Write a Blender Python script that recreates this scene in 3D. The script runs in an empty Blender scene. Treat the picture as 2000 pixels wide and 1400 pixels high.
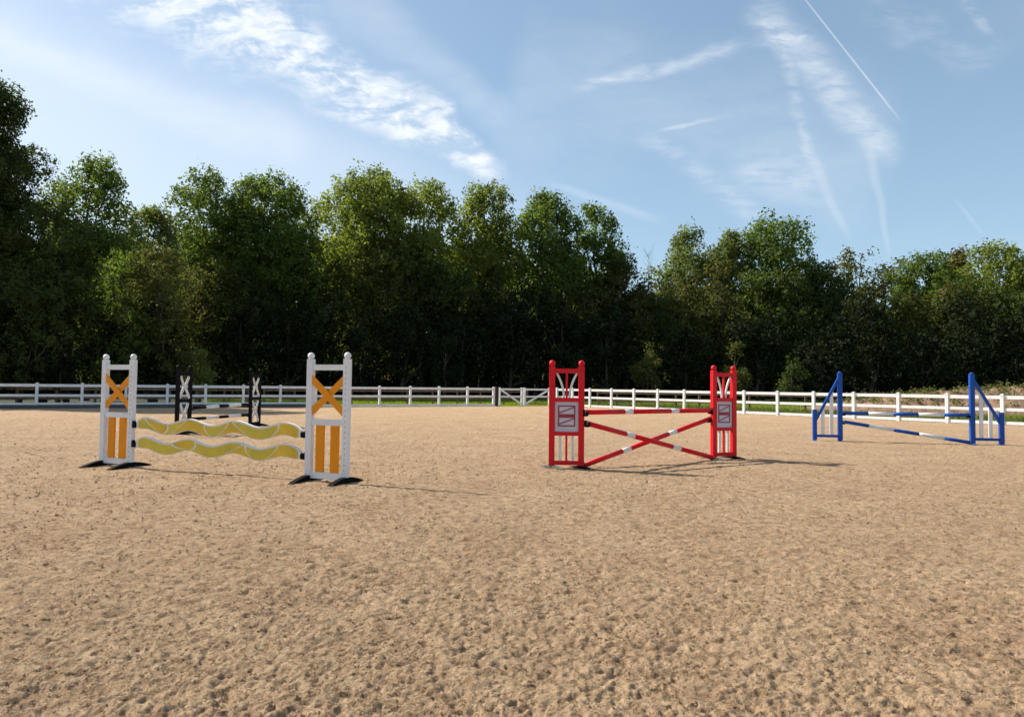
import bpy, bmesh, math, random
import numpy as np
from mathutils import Vector, Matrix
R = math.radians
scene = bpy.context.scene
C = scene.collection

# ------------------------------------------------------------------ camera
FP = 1333.0                      # focal length in pixels of a 2000 px wide picture (24 mm)
EYE = 1.40
PITCH = math.atan(52.4 / FP)
ROLL = 0.0114
cam = bpy.data.cameras.new('camera'); camo = bpy.data.objects.new('camera', cam); C.objects.link(camo)
cam.sensor_width = 36.0; cam.lens = 36.0 * FP / 2000.0; cam.clip_start = 0.05; cam.clip_end = 3000
_f = Vector((0, math.cos(PITCH), math.sin(PITCH))); _u0 = Vector((0, -math.sin(PITCH), math.cos(PITCH))); _r0 = Vector((1, 0, 0))
_r = (_r0 + ROLL * _u0).normalized(); _u = (_u0 - ROLL * _r0).normalized()
M = Matrix((_r, _u, -_f)).transposed().to_4x4(); M.translation = Vector((0, 0, EYE)); camo.matrix_world = M
scene.camera = camo

def ray(px, py):
    return (_f + _r * ((px - 1000) / FP) - _u * ((py - 700) / FP))
def ground(px, py, z=0.0):
    d = ray(px, py); t = (z - EYE) / d.z
    return Vector((d.x * t, d.y * t, z))
def at(px, py, Y):
    d = ray(px, py); t = Y / d.y
    return Vector((d.x * t, Y, EYE + d.z * t))

# ------------------------------------------------------------------ light
SUN_EL, SUN_AZ = 40.0, -67.0
sd = Vector((math.sin(R(SUN_AZ)) * math.cos(R(SUN_EL)), math.cos(R(SUN_AZ)) * math.cos(R(SUN_EL)), math.sin(R(SUN_EL))))
sun = bpy.data.lights.new('sun', 'SUN'); sun.energy = 5.0; sun.angle = R(0.53); sun.color = (1.0, 0.93, 0.82)
suno = bpy.data.objects.new('sun', sun); C.objects.link(suno); suno.rotation_euler = sd.to_track_quat('Z', 'Y').to_euler()
suno.location = (-40, 20, 40)

scene.render.engine = 'CYCLES'
scene.view_settings.view_transform = 'Standard'; scene.view_settings.look = 'None'
scene.view_settings.exposure = 0.60; scene.view_settings.gamma = 1; scene.view_settings.use_curve_mapping = False

world = bpy.data.worlds.new("World"); scene.world = world; world.use_nodes = True
nt = world.node_tree; N = nt.nodes; L = nt.links
bg = N['Background']
sky = N.new('ShaderNodeTexSky'); sky.sky_type = 'NISHITA'; sky.sun_disc = False
sky.sun_elevation = R(SUN_EL); sky.sun_rotation = R(SUN_AZ); sky.air_density = 1.0; sky.dust_density = 0.8; sky.ozone_density = 1.0
SKY_K = 0.094
bg.inputs[1].default_value = SKY_K

def mth(op, a, b=None, c=None, clamp=False):
    n = N.new('ShaderNodeMath'); n.operation = op; n.use_clamp = clamp
    for i, v in enumerate((a, b, c)):
        if v is None: continue
        if isinstance(v, (int, float)): n.inputs[i].default_value = v
        else: L.new(v, n.inputs[i])
    return n.outputs[0]
def sstep(v, a, b):
    n = N.new('ShaderNodeMapRange'); n.interpolation_type = 'SMOOTHSTEP'
    L.new(v, n.inputs[0])
    for i, q in ((1, a), (2, b)):
        if isinstance(q, (int, float)): n.inputs[i].default_value = q
        else: L.new(q, n.inputs[i])
    return n.outputs[0]
def vec(x, y, z=0.0):
    n = N.new('ShaderNodeCombineXYZ')
    for i, v in enumerate((x, y, z)):
        if isinstance(v, (int, float)): n.inputs[i].default_value = v
        else: L.new(v, n.inputs[i])
    return n.outputs[0]
def noise(v, scale, detail=5, rough=0.55, dist=0.0):
    n = N.new('ShaderNodeTexNoise'); n.inputs['Scale'].default_value = scale; n.inputs['Detail'].default_value = detail
    n.inputs['Roughness'].default_value = rough; n.inputs['Distortion'].default_value = dist
    L.new(v, n.inputs['Vector']); return n.outputs[0]
tc = N.new('ShaderNodeTexCoord'); sep = N.new('ShaderNodeSeparateXYZ'); L.new(tc.outputs['Generated'], sep.inputs[0])
sx, sy, sz = sep.outputs
ysafe = mth('MAXIMUM', sy, 0.02)
gu = mth('DIVIDE', sx, ysafe); gv = mth('DIVIDE', sz, ysafe)
front = sstep(sy, 0.05, 0.3)
def uvp(px, py):
    d = ray(px, py); return d.x / d.y, d.z / d.y
warp_a = mth('SUBTRACT', noise(vec(gu, gv), 5.0, 4), 0.5)
def band(p0, p1, w0, w1, soft=1.0, wob=0.04, along=True):
    """cloud streak between two sky directions: returns mask and (s, t) coordinates"""
    (a, b), (c, d) = uvp(*p0), uvp(*p1); ln = math.hypot(c - a, d - b); ex, ey = (c - a) / ln, (d - b) / ln
    s = mth('ADD', mth('MULTIPLY', mth('SUBTRACT', gu, a), ex), mth('MULTIPLY', mth('SUBTRACT', gv, b), ey))
    t = mth('ADD', mth('MULTIPLY', mth('SUBTRACT', gu, a), -ey), mth('MULTIPLY', mth('SUBTRACT', gv, b), ex))
    if wob: t = mth('ADD', t, mth('MULTIPLY', warp_a, wob))
    w = mth('MULTIPLY_ADD', s, (w1 - w0) / FP / ln, w0 / FP)
    q = mth('DIVIDE', mth('ABSOLUTE', t), mth('MAXIMUM', w, 0.0004))
    m = mth('SUBTRACT', 1.0, sstep(q, 1.0 - soft, 1.0))
    if along:
        m = mth('MULTIPLY', m, mth('MULTIPLY', sstep(s, -0.02, 0.03), mth('SUBTRACT', 1.0, sstep(s, ln - 0.05, ln + 0.01))))
    return m, s, t
acc = None
def addc(m):
    global acc
    acc = m if acc is None else mth('ADD', acc, m)
# main cirrus bank, upper left running down to the middle
m, s, t = band((30, -222), (990, 345), 235, 40, soft=0.72, wob=0.15)
n1 = noise(vec(mth('MULTIPLY', gu, 0.75), mth('MULTIPLY', gv, 2.1)), 10.5, 9, 0.58, 0.5)
n2 = noise(vec(mth('MULTIPLY', s, 2.0), mth('MULTIPLY', t, 3.4)), 16.0, 6, 0.65, 0.8)
d1 = sstep(mth('ADD', mth('MULTIPLY', n1, 0.75), mth('MULTIPLY', n2, 0.25)), 0.41, 0.56)
addc(mth('MULTIPLY', mth('MULTIPLY', m, mth('MULTIPLY', mth('MULTIPLY_ADD', d1, 0.80, 0.20), mth('MULTIPLY_ADD', sstep(noise(vec(mth('MULTIPLY', gu, 1.3), mth('MULTIPLY', gv, 3.0)), 20.0, 6, 0.6, 0.6), .3, .62), .5, .5))), 0.88))
# thin veil on its right and broad veil towards the horizon on the left
m, s, t = band((560, -120), (1010, 270), 110, 40, soft=0.9, wob=0.10); addc(mth('MULTIPLY', mth('MULTIPLY', m, mth('MULTIPLY_ADD', n1, 0.9, 0.0)), 0.36))
m, s, t = band((-700, -20), (1000, 560), 290, 260, soft=0.55, wob=0.05, along=False); addc(mth('MULTIPLY', mth('MULTIPLY', m, mth('SUBTRACT', 1.0, sstep(gu, -0.35, 0.25))), 0.32))
fib = noise(vec(mth('MULTIPLY', gu, 1.0), mth('MULTIPLY', gv, 3.2)), 18.0, 7, 0.65, 0.3)
fibc = sstep(fib, 0.3, 0.7)
m, s, t = band((1565, -10), (1762, 240), 2.4, 3.6, soft=0.9, wob=0.0); addc(mth('MULTIPLY', mth('MULTIPLY', m, mth('MULTIPLY_ADD', fib, 0.9, 0.2)), 0.55))
m, s, t = band((1480, 10), (1750, 325), 62, 44, soft=0.95, wob=0.07); addc(mth('MULTIPLY', mth('MULTIPLY', m, mth('MULTIPLY_ADD', fibc, .75, .25)), 0.40))
m, s, t = band((1130, 175), (1460, 84), 14, 26, soft=1.0, wob=0.06); addc(mth('MULTIPLY', mth('MULTIPLY', m, mth('MULTIPLY_ADD', fibc, 0.9, 0.1)), 0.36))
m, s, t = band((1460, 84), (1600, 70), 22, 16, soft=0.9, wob=0.03); addc(mth('MULTIPLY', mth('MULTIPLY', m, fibc), 0.3))
m, s, t = band((1490, 40), (1610, 350), 18, 24, soft=1.0, wob=0.12); addc(mth('MULTIPLY', mth('MULTIPLY', m, fibc), 0.24))
m, s, t = band((1590, 300), (1665, 480), 20, 10, soft=0.9, wob=0.03); addc(mth('MULTIPLY', m, 0.13))
m, s, t = band((1690, 280), (1740, 510), 16, 7, soft=0.9, wob=0.03); addc(mth('MULTIPLY', m, 0.14))
m, s, t = band((1870, 395), (1930, 470), 6, 7, soft=0.9, wob=0.0); addc(mth('MULTIPLY', m, 0.12))
m, s, t = band((1870, -20), (1950, 90), 22, 10, soft=0.9, wob=0.06); addc(mth('MULTIPLY', mth('MULTIPLY', m, fibc), 0.2))
m, s, t = band((1250, 270), (1520, 450), 30, 40, soft=0.9, wob=0.06); addc(mth('MULTIPLY', mth('MULTIPLY', m, fibc), 0.22))
m, s, t = band((1280, 260), (1430, 225), 7, 7, soft=0.9, wob=0.03); addc(mth('MULTIPLY', mth('MULTIPLY', m, fibc), 0.25))
m, s, t = band((1440, 330), (1620, 350), 75, 60, soft=0.9, wob=0.06); addc(mth('MULTIPLY', mth('MULTIPLY', m, fibc), 0.26))
m, s, t = band((1080, 360), (1300, 440), 10, 16, soft=0.9, wob=0.03); addc(mth('MULTIPLY', m, 0.14))
m, s, t = band((1000, 150), (1760, 330), 230, 210, soft=0.95, wob=0.25); addc(mth('MULTIPLY', mth('MULTIPLY', m, mth('MULTIPLY_ADD', n1, 1.0, -0.12)), 0.30))
m, s, t = band((-60, 70), (620, 290), 46, 70, soft=1.0, wob=0.10); addc(mth('MULTIPLY', mth('MULTIPLY', m, mth('MULTIPLY_ADD', fib, 0.8, 0.1)), 0.28))
m, s, t = band((1690, 20), (1960, 130), 60, 40, soft=1.0, wob=0.2); addc(mth('MULTIPLY', mth('MULTIPLY', m, fibc), 0.13))
acc = mth('MULTIPLY', acc, front)
# the same thin cirrus over the rest of the sky
zz = mth('ADD', mth('MAXIMUM', sz, 0.0), 0.12)
cn = noise(vec(mth('DIVIDE', sx, zz), mth('MULTIPLY', mth('DIVIDE', sy, zz), 0.5)), 1.1, 7, 0.6, 0.6)
rest = mth('MULTIPLY', mth('MULTIPLY', sstep(cn, 0.48, 0.8), 0.45), mth('SUBTRACT', 1.0, mth('MULTIPLY', front, 0.75)))
# milky air: whitish towards the horizon and towards the sun
hz = mth('POWER', mth('SUBTRACT', 1.0, mth('MAXIMUM', sz, 0.0)), 3.0)
sdot = mth('ADD', mth('MULTIPLY', sx, sd.x), mth('ADD', mth('MULTIPLY', sy, sd.y), mth('MULTIPLY', sz, sd.z)))
sg = mth('POWER', mth('MAXIMUM', mth('MULTIPLY_ADD', sdot, 0.5, 0.5), 0.0), 3.0)
milk = mth('ADD', mth('MULTIPLY', hz, 0.38), mth('ADD', mth('MULTIPLY', sg, 0.05), 0.20))
fac = mth('ADD', mth('ADD', acc, rest), 0.0, clamp=True)
mk = N.new('ShaderNodeMixRGB'); L.new(milk, mk.inputs[0]); L.new(sky.outputs[0], mk.inputs[1]); mk.inputs[2].default_value = (3.6, 5.4, 6.9, 1)
cl = N.new('ShaderNodeMixRGB'); L.new(fac, cl.inputs[0]); L.new(mk.outputs[0], cl.inputs[1]); cl.inputs[2].default_value = (7.2, 7.5, 7.7, 1)
L.new(cl.outputs[0], bg.inputs[0])
scene.cycles.max_bounces = 6; scene.cycles.diffuse_bounces = 3; scene.cycles.transmission_bounces = 4; scene.cycles.transparent_max_bounces = 4

# ------------------------------------------------------------------ materials
def newmat(name):
    m = bpy.data.materials.new(name); m.use_nodes = True
    return m, m.node_tree, m.node_tree.nodes['Principled BSDF']
def paint(name, col, rough=0.4, var=0.12, dirt=0.25, bump=0.15, spec=0.4):
    """weathered plastic or painted wood: faint tone drift, dusty patches, tiny dents"""
    m, t, p = newmat(name); n, l = t.nodes, t.links
    tcn = n.new('ShaderNodeTexCoord')
    oi = n.new('ShaderNodeObjectInfo')
    ad = n.new('ShaderNodeVectorMath'); ad.operation = 'ADD'; l.new(tcn.outputs['Object'], ad.inputs[0])
    mu = n.new('ShaderNodeVectorMath'); mu.operation = 'SCALE'; l.new(oi.outputs['Random'], mu.inputs[3]); mu.inputs[0].default_value = (17, 9, 13)
    l.new(mu.outputs[0], ad.inputs[1])
    a = n.new('ShaderNodeTexNoise'); a.inputs['Scale'].default_value = 3.5; a.inputs['Detail'].default_value = 6; l.new(ad.outputs[0], a.inputs['Vector'])
    b = n.new('ShaderNodeTexNoise'); b.inputs['Scale'].default_value = 22; b.inputs['Detail'].default_value = 8; b.inputs['Roughness'].default_value = 0.7; l.new(ad.outputs[0], b.inputs['Vector'])
    r1 = n.new('ShaderNodeMapRange'); l.new(a.outputs[0], r1.inputs[0]); r1.inputs[1].default_value = .3; r1.inputs[2].default_value = .7; r1.inputs[3].default_value = 1 - var; r1.inputs[4].default_value = 1
    mx = n.new('ShaderNodeMixRGB'); mx.blend_type = 'MULTIPLY'; mx.inputs[0].default_value = 1; mx.inputs[1].default_value = (*col, 1); l.new(r1.outputs[0], mx.inputs[2])
    r2 = n.new('ShaderNodeMapRange'); l.new(b.outputs[0], r2.inputs[0]); r2.inputs[1].default_value = .52; r2.inputs[2].default_value = .78; r2.inputs[3].default_value = 0; r2.inputs[4].default_value = dirt
    m2 = n.new('ShaderNodeMixRGB'); l.new(r2.outputs[0], m2.inputs[0]); l.new(mx.outputs[0], m2.inputs[1]); m2.inputs[2].default_value = (0.30, 0.23, 0.16, 1)
    l.new(m2.outputs[0], p.inputs['Base Color']); p.inputs['Roughness'].default_value = rough
    p.inputs['Specular IOR Level'].default_value = spec
    bp = n.new('ShaderNodeBump'); bp.inputs['Strength'].default_value = bump; bp.inputs['Distance'].default_value = 0.004; l.new(b.outputs[0], bp.inputs['Height']); l.new(bp.outputs[0], p.inputs['Normal'])
    return m
WHITE = paint('white_plastic', (0.78, 0.78, 0.78), 0.45, .12, .2)
CREAM = paint('white_board', (0.74, 0.73, 0.70), 0.5, .1, .15)
LILAC = paint('pale_print', (0.55, 0.54, 0.60), 0.5, .1, .1)
ORANGE = paint('orange_board', (0.84, 0.29, 0.006), 0.55, .10, .03, spec=.2)
RED = paint('red_plastic', (0.66, 0.006, 0.014), 0.42, .12, .02, spec=.25)
DRED = paint('dark_red_print', (0.32, 0.03, 0.05), 0.5, .12, .1)
BLUE = paint('blue_paint', (0.008, 0.075, 0.36), 0.42, .12, .03, spec=.25)
BLACK = paint('black_plastic', (0.005, 0.005, 0.007), 0.6, .2, .0, spec=.1)
RUBBER = paint('black_rubber', (0.007, 0.007, 0.008), 0.8, .2, .05, spec=.08)
YELLOW = paint('yellow_paint', (0.76, 0.50, 0.03), 0.5, .25, .08)
OLIVE = paint('olive_yellow_paint', (0.70, 0.55, 0.05), 0.5, .25, .10)
HOLE = paint('hole_grey', (0.36, 0.36, 0.38), 0.7, .1, .1)
FENCEW = paint('fence_white', (0.80, 0.80, 0.79), 0.5, .16, .22)
STRIPGREY = paint('strip_grey', (0.085, 0.085, 0.09), 0.7, .25, .3)
BWOOD = paint('brown_wood', (0.27, 0.15, 0.085), 0.85, .45, .35, .8)
DWOOD = paint('dark_stained_wood', (0.045, 0.02, 0.016), 0.7, .3, .2, .5)

def sand_mat():
    m, t, p = newmat('riding_sand'); n, l = t.nodes, t.links
    tcn = n.new('ShaderNodeTexCoord'); V = tcn.outputs['Object']
    def nz(sc, de=4, ro=.6, di=0):
        x = n.new('ShaderNodeTexNoise'); x.inputs['Scale'].default_value = sc; x.inputs['Detail'].default_value = de; x.inputs['Roughness'].default_value = ro; x.inputs['Distortion'].default_value = di
        l.new(V, x.inputs['Vector']); return x.outputs[0]
    r = n.new('ShaderNodeValToRGB'); l.new(nz(0.9, 8, .7, .4), r.inputs[0])
    r.color_ramp.elements[0].position = .32; r.color_ramp.elements[0].color = (0.66, 0.442, 0.270, 1)
    r.color_ramp.elements[1].position = .70; r.color_ramp.elements[1].color = (0.825, 0.588, 0.365, 1)
    r2 = n.new('ShaderNodeValToRGB'); l.new(nz(160, 3, .7), r2.inputs[0])
    r2.color_ramp.elements[0].position = .36; r2.color_ramp.elements[0].color = (0.55, 0.52, 0.50, 1)
    r2.color_ramp.elements[1].position = .58; r2.color_ramp.elements[1].color = (1, 1, 1, 1)
    mx = n.new('ShaderNodeMixRGB'); mx.blend_type = 'MULTIPLY'; mx.inputs[0].default_value = .65; l.new(r.outputs[0], mx.inputs[1]); l.new(r2.outputs[0], mx.inputs[2])
    # damp darker crumbs and fibre scraps mixed into the sand
    rr = n.new('ShaderNodeValToRGB'); l.new(nz(9, 7, .75, .3), rr.inputs[0])
    rr.color_ramp.elements[0].position = .38; rr.color_ramp.elements[0].color = (0.68, 0.64, 0.60, 1)
    rr.color_ramp.elements[1].position = .56; rr.color_ramp.elements[1].color = (1, 1, 1, 1)
    mxx = n.new('ShaderNodeMixRGB'); mxx.blend_type = 'MULTIPLY'; mxx.inputs[0].default_value = 1; l.new(mx.outputs[0], mxx.inputs[1]); l.new(rr.outputs[0], mxx.inputs[2]); mx = mxx
    # dark brown flecks scattered at random through the sand, two sizes
    for sc_, lo, hi, dk in ((38, .36, .44, (.42, .36, .30, 1)), (15, .33, .40, (.52, .46, .40, 1))):
        rf = n.new('ShaderNodeValToRGB'); l.new(nz(sc_, 4, .72, .8), rf.inputs[0]); rf.color_ramp.elements[0].position = lo; rf.color_ramp.elements[0].color = dk
        rf.color_ramp.elements[1].position = hi; rf.color_ramp.elements[1].color = (1, 1, 1, 1)
        mf = n.new('ShaderNodeMixRGB'); mf.blend_type = 'MULTIPLY'; mf.inputs[0].default_value = 1; l.new(mx.outputs[0], mf.inputs[1]); l.new(rf.outputs[0], mf.inputs[2]); mx = mf
    v = n.new('ShaderNodeTexVoronoi'); v.inputs['Scale'].default_value = 34; l.new(V, v.inputs['Vector'])
    r3 = n.new('ShaderNodeValToRGB'); l.new(v.outputs['Distance'], r3.inputs[0])
    r3.color_ramp.elements[0].position = .08; r3.color_ramp.elements[0].color = (.5, .46, .42, 1); r3.color_ramp.elements[1].position = .22; r3.color_ramp.elements[1].color = (1, 1, 1, 1)
    m3 = n.new('ShaderNodeMixRGB'); m3.blend_type = 'MULTIPLY'; l.new(mx.outputs[0], m3.inputs[1]); l.new(r3.outputs[0], m3.inputs[2])
    r4 = n.new('ShaderNodeMapRange'); l.new(nz(3, 3), r4.inputs[0]); r4.inputs[1].default_value = .45; r4.inputs[2].default_value = .7; r4.inputs[4].default_value = .55
    l.new(r4.outputs[0], m3.inputs[0])
    l.new(m3.outputs[0], p.inputs['Base Color']); p.inputs['Roughness'].default_value = .95; p.inputs['Specular IOR Level'].default_value = .15
    b1 = n.new('ShaderNodeBump'); b1.inputs['Strength'].default_value = 1.0; b1.inputs['Distance'].default_value = .088; l.new(nz(21, 7, .74, .4), b1.inputs['Height'])
    b2 = n.new('ShaderNodeBump'); b2.inputs['Strength'].default_value = .9; b2.inputs['Distance'].default_value = .019; l.new(nz(75, 4, .7), b2.inputs['Height']); l.new(b1.outputs[0], b2.inputs['Normal'])
    l.new(b2.outputs[0], p.inputs['Normal'])
    return m
def ramp_mat(name, scale, cols, rough=.95, bump=.03, bs=8, detail=8):
    m, t, p = newmat(name); n, l = t.nodes, t.links
    tcn = n.new('ShaderNodeTexCoord')
    x = n.new('ShaderNodeTexNoise'); x.inputs['Scale'].default_value = scale; x.inputs['Detail'].default_value = detail; x.inputs['Roughness'].default_value = .65; l.new(tcn.outputs['Object'], x.inputs['Vector'])
    r = n.new('ShaderNodeValToRGB'); l.new(x.outputs[0], r.inputs[0])
    r.color_ramp.elements[0].position = .3; r.color_ramp.elements[0].color = (*cols[0], 1); r.color_ramp.elements[1].position = .7; r.color_ramp.elements[1].color = (*cols[-1], 1)
    for i, c in enumerate(cols[1:-1]):
        e = r.color_ramp.elements.new(.3 + .4 * (i + 1) / (len(cols) - 1)); e.color = (*c, 1)
    l.new(r.outputs[0], p.inputs['Base Color']); p.inputs['Roughness'].default_value = rough; p.inputs['Specular IOR Level'].default_value = .2
    y = n.new('ShaderNodeTexNoise'); y.inputs['Scale'].default_value = bs; y.inputs['Detail'].default_value = 8; l.new(tcn.outputs['Object'], y.inputs['Vector'])
    b = n.new('ShaderNodeBump'); b.inputs['Distance'].default_value = bump; b.inputs['Strength'].default_value = 1; l.new(y.outputs[0], b.inputs['Height']); l.new(b.outputs[0], p.inputs['Normal'])
    return m
SAND = sand_mat()
LITTER = ramp_mat('woodland_litter', .8, [(0.035, 0.03, 0.018), (0.03, 0.045, 0.014), (0.06, 0.045, 0.03)])
GRASS = ramp_mat('grass_ground', .5, [(0.06, 0.10, 0.016), (0.10, 0.15, 0.024), (0.14, 0.16, 0.04)], bump=.05, bs=12)
TRACK = ramp_mat('sandy_track', .9, [(0.30, 0.24, 0.16), (0.42, 0.35, 0.24)], bump=.03)
EARTH = ramp_mat('dug_earth', 2.0, [(0.13, 0.085, 0.05), (0.24, 0.15, 0.095), (0.32, 0.22, 0.14)], bump=.10, bs=5)
BARK = ramp_mat('bark', 6, [(0.045, 0.035, 0.025), (0.10, 0.085, 0.065)], bump=.03, bs=14)
PBARK = ramp_mat('pale_bark', 5, [(0.14, 0.12, 0.095), (0.26, 0.24, 0.20)], bump=.02, bs=14)
def leaf_mat(name, dark, light, trans=.38, rough=.5):
    m, t, p = newmat(name); n, l = t.nodes, t.links
    at_ = n.new('ShaderNodeAttribute'); at_.attribute_name = 'tone'
    r = n.new('ShaderNodeMixRGB'); l.new(at_.outputs['Fac'], r.inputs[0]); r.inputs[1].default_value = (*dark, 1); r.inputs[2].default_value = (*light, 1)
    l.new(r.outputs[0], p.inputs['Base Color']); p.inputs['Roughness'].default_value = .65; p.inputs['Specular IOR Level'].default_value = .12
    tr = n.new('ShaderNodeBsdfTranslucent'); g = n.new('ShaderNodeMixRGB'); g.blend_type = 'MULTIPLY'; g.inputs[0].default_value = 1
    l.new(r.outputs[0], g.inputs[1]); g.inputs[2].default_value = (1.7, 1.7, .75, 1); l.new(g.outputs[0], tr.inputs[0])
    ms = n.new('ShaderNodeMixShader'); ms.inputs[0].default_value = trans; l.new(p.outputs[0], ms.inputs[1]); l.new(tr.outputs[0], ms.inputs[2])
    l.new(ms.outputs[0], n['Material Output'].inputs['Surface'])
    return m
LM = {
 'dark':   leaf_mat('leaf_dark_green', (0.034, 0.052, 0.016), (0.092, 0.122, 0.036), .44),
 'mid':    leaf_mat('leaf_mid_green', (0.066, 0.102, 0.026), (0.150, 0.205, 0.052), .5),
 'bright': leaf_mat('leaf_yellow_green', (0.108, 0.138, 0.034), (0.215, 0.255, 0.064), .52),
 'pale':   leaf_mat('leaf_pale_green', (0.100, 0.130, 0.045), (0.195, 0.225, 0.085), .48),
 'olive':  leaf_mat('leaf_olive', (0.050, 0.057, 0.018), (0.130, 0.130, 0.042), .42),
 'rust':   leaf_mat('leaf_autumn', (0.065, 0.050, 0.018), (0.14, 0.105, 0.035)),
 'under':  leaf_mat('leaf_painted_shade_green', (0.008, 0.014, 0.006), (0.028, 0.038, 0.011), .2),  # leaf colour darkened to stand in for shade low in the wood
 'grass':  leaf_mat('grass_blade', (0.13, 0.185, 0.02), (0.25, 0.30, 0.04), .45),
 'weed':   leaf_mat('weed_leaf', (0.07, 0.09, 0.03), (0.17, 0.17, 0.06), .3),
}

# ------------------------------------------------------------------ object helpers
def tag(o, label=None, cat=None, group=None, kind=None):
    if label: o['label'] = label
    if cat: o['category'] = cat
    if group: o['group'] = group
    if kind: o['kind'] = kind
    return o
def thing(name, label, cat, loc=(0, 0, 0), rz=0.0, group=None):
    o = bpy.data.objects.new(name, None); o.empty_display_size = .2; C.objects.link(o); o.location = loc; o.rotation_euler = (0, 0, rz)
    return tag(o, label, cat, group)
def link(name, me, parent=None, loc=None, rot=None):
    o = bpy.data.objects.new(name, me); C.objects.link(o); o.parent = parent
    if loc is not None: o.location = loc
    if rot is not None: o.rotation_euler = rot
    return o
def finish(bm, name, mat, bevel=0.0, smooth=False):
    if bevel:
        bmesh.ops.bevel(bm, geom=[e for e in bm.edges if e.calc_face_angle(0) > .5], offset=bevel, segments=2, affect='EDGES', profile=.6)
    me = bpy.data.meshes.new(name); bm.to_mesh(me); bm.free()
    for m in (mat if isinstance(mat, (list, tuple)) else [mat]): me.materials.append(m)
    if smooth:
        for p in me.polygons: p.use_smooth = True
    return me
def add_box(bm, x0, x1, y0, y1, z0, z1):
    v = [bm.verts.new(p) for p in ((x0,y0,z0),(x1,y0,z0),(x1,y1,z0),(x0,y1,z0),(x0,y0,z1),(x1,y0,z1),(x1,y1,z1),(x0,y1,z1))]
    for f in ((3,2,1,0),(4,5,6,7),(0,1,5,4),(1,2,6,5),(2,3,7,6),(3,0,4,7)): bm.faces.new([v[i] for i in f])
def box(name, x0, x1, y0, y1, z0, z1, mat, parent, bevel=0.006):
    bm = bmesh.new(); add_box(bm, x0, x1, y0, y1, z0, z1)
    return link(name, finish(bm, name, mat, bevel), parent)
def add_prism(bm, pts, y0, y1):
    """outline in XZ extruded along Y"""
    n = len(pts); a = [bm.verts.new((x, y0, z)) for x, z in pts]; b = [bm.verts.new((x, y1, z)) for x, z in pts]
    bm.faces.new(a); bm.faces.new(b[::-1])
    for i in range(n): bm.faces.new((a[(i+1) % n], a[i], b[i], b[(i+1) % n]))
    bmesh.ops.recalc_face_normals(bm, faces=bm.faces[:])
def prism(name, pts, y0, y1, mat, parent, bevel=.003):
    bm = bmesh.new(); add_prism(bm, pts, y0, y1)
    return link(name, finish(bm, name, mat, bevel), parent)
def ribbon_pts(c, w):
    P = [Vector((x, z)) for x, z in c]; l_, r_ = [], []
    for i, p in enumerate(P):
        d = (P[min(i+1, len(P)-1)] - P[max(i-1, 0)]).normalized(); nn = Vector((-d.y, d.x)) * w / 2
        l_.append(tuple(p + nn)); r_.append(tuple(p - nn))
    return l_ + r_[::-1]
def add_tube(bm, pts, rad, seg=10, cap=True):
    rings = []
    P = [Vector(p) for p in pts]
    for i, p in enumerate(P):
        d = (P[min(i+1, len(P)-1)] - P[max(i-1, 0)]).normalized()
        a = d.orthogonal().normalized() if i == 0 else (rings_a - d * rings_a.dot(d)).normalized()
        rings_a = a; b = d.cross(a); r = rad[i] if isinstance(rad, (list, tuple)) else rad
        rings.append([bm.verts.new(p + (a * math.cos(k * 2 * math.pi / seg) + b * math.sin(k * 2 * math.pi / seg)) * r) for k in range(seg)])
    fs = []
    for q in range(len(rings) - 1):
        for k in range(seg):
            f = bm.faces.new((rings[q][k], rings[q][(k+1) % seg], rings[q+1][(k+1) % seg], rings[q+1][k])); f.smooth = True; fs.append(f)
    if cap: bm.faces.new(rings[0][::-1]); bm.faces.new(rings[-1])
    return fs
def add_lathe(bm, prof, cx, cy, seg=20):
    rings = []
    for r, z in prof:
        rings.append([bm.verts.new((cx + r * math.cos(k*2*math.pi/seg), cy + r * math.sin(k*2*math.pi/seg), z)) for k in range(seg)])
    for q in range(len(rings) - 1):
        for k in range(seg): bm.faces.new((rings[q][k], rings[q][(k+1) % seg], rings[q+1][(k+1) % seg], rings[q+1][k])).smooth = True
    bm.faces.new(rings[0][::-1]); bm.faces.new(rings[-1])

# ------------------------------------------------------------------ ground, arena
A0 = ground(0, 798); CN = ground(1085, 792.3); B1 = ground(1970, 830.5)
dirL = (CN - A0).normalized(); dirR = (B1 - CN).normalized()
print('left fence', A0, 'corner', CN, 'right', B1)
poly = [CN, CN - dirL * 62, Vector((-46, -14, 0)), Vector((34, -14, 0)), CN + dirR * 62]
def edge_dist(a):
    d = Vector((math.sin(a), math.cos(a), 0)); best = 1e9
    for i in range(len(poly)):
        p, q = poly[i], poly[(i+1) % len(poly)]; e = q - p
        den = d.x * e.y - d.y * e.x
        if abs(den) < 1e-9: continue
        t = (p.x * e.y - p.y * e.x) / den; s = (p.x * d.y - p.y * d.x) / den
        if t > 0 and -1e-6 <= s <= 1 + 1e-6: best = min(best, t)
    return best
rngn = np.random.default_rng(7)
PERM = rngn.permutation(4096)
def pnoise(x, y, seed=0):
    """2-D gradient noise, numpy"""
    xi = np.floor(x).astype(int); yi = np.floor(y).astype(int); xf = x - xi; yf = y - yi
    def g(ix, iy, dx, dy):
        h = PERM[(PERM[(ix + seed * 57) & 4095] + iy) & 4095] * (2 * np.pi / 4096 * 7)
        return np.cos(h) * dx + np.sin(h) * dy
    u = xf*xf*xf*(xf*(xf*6-15)+10); v = yf*yf*yf*(yf*(yf*6-15)+10)
    a = g(xi, yi, xf, yf) * (1-u) + g(xi+1, yi, xf-1, yf) * u
    b = g(xi, yi+1, xf, yf-1) * (1-u) + g(xi+1, yi+1, xf-1, yf-1) * u
    return (a * (1-v) + b * v) * 1.5
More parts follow.
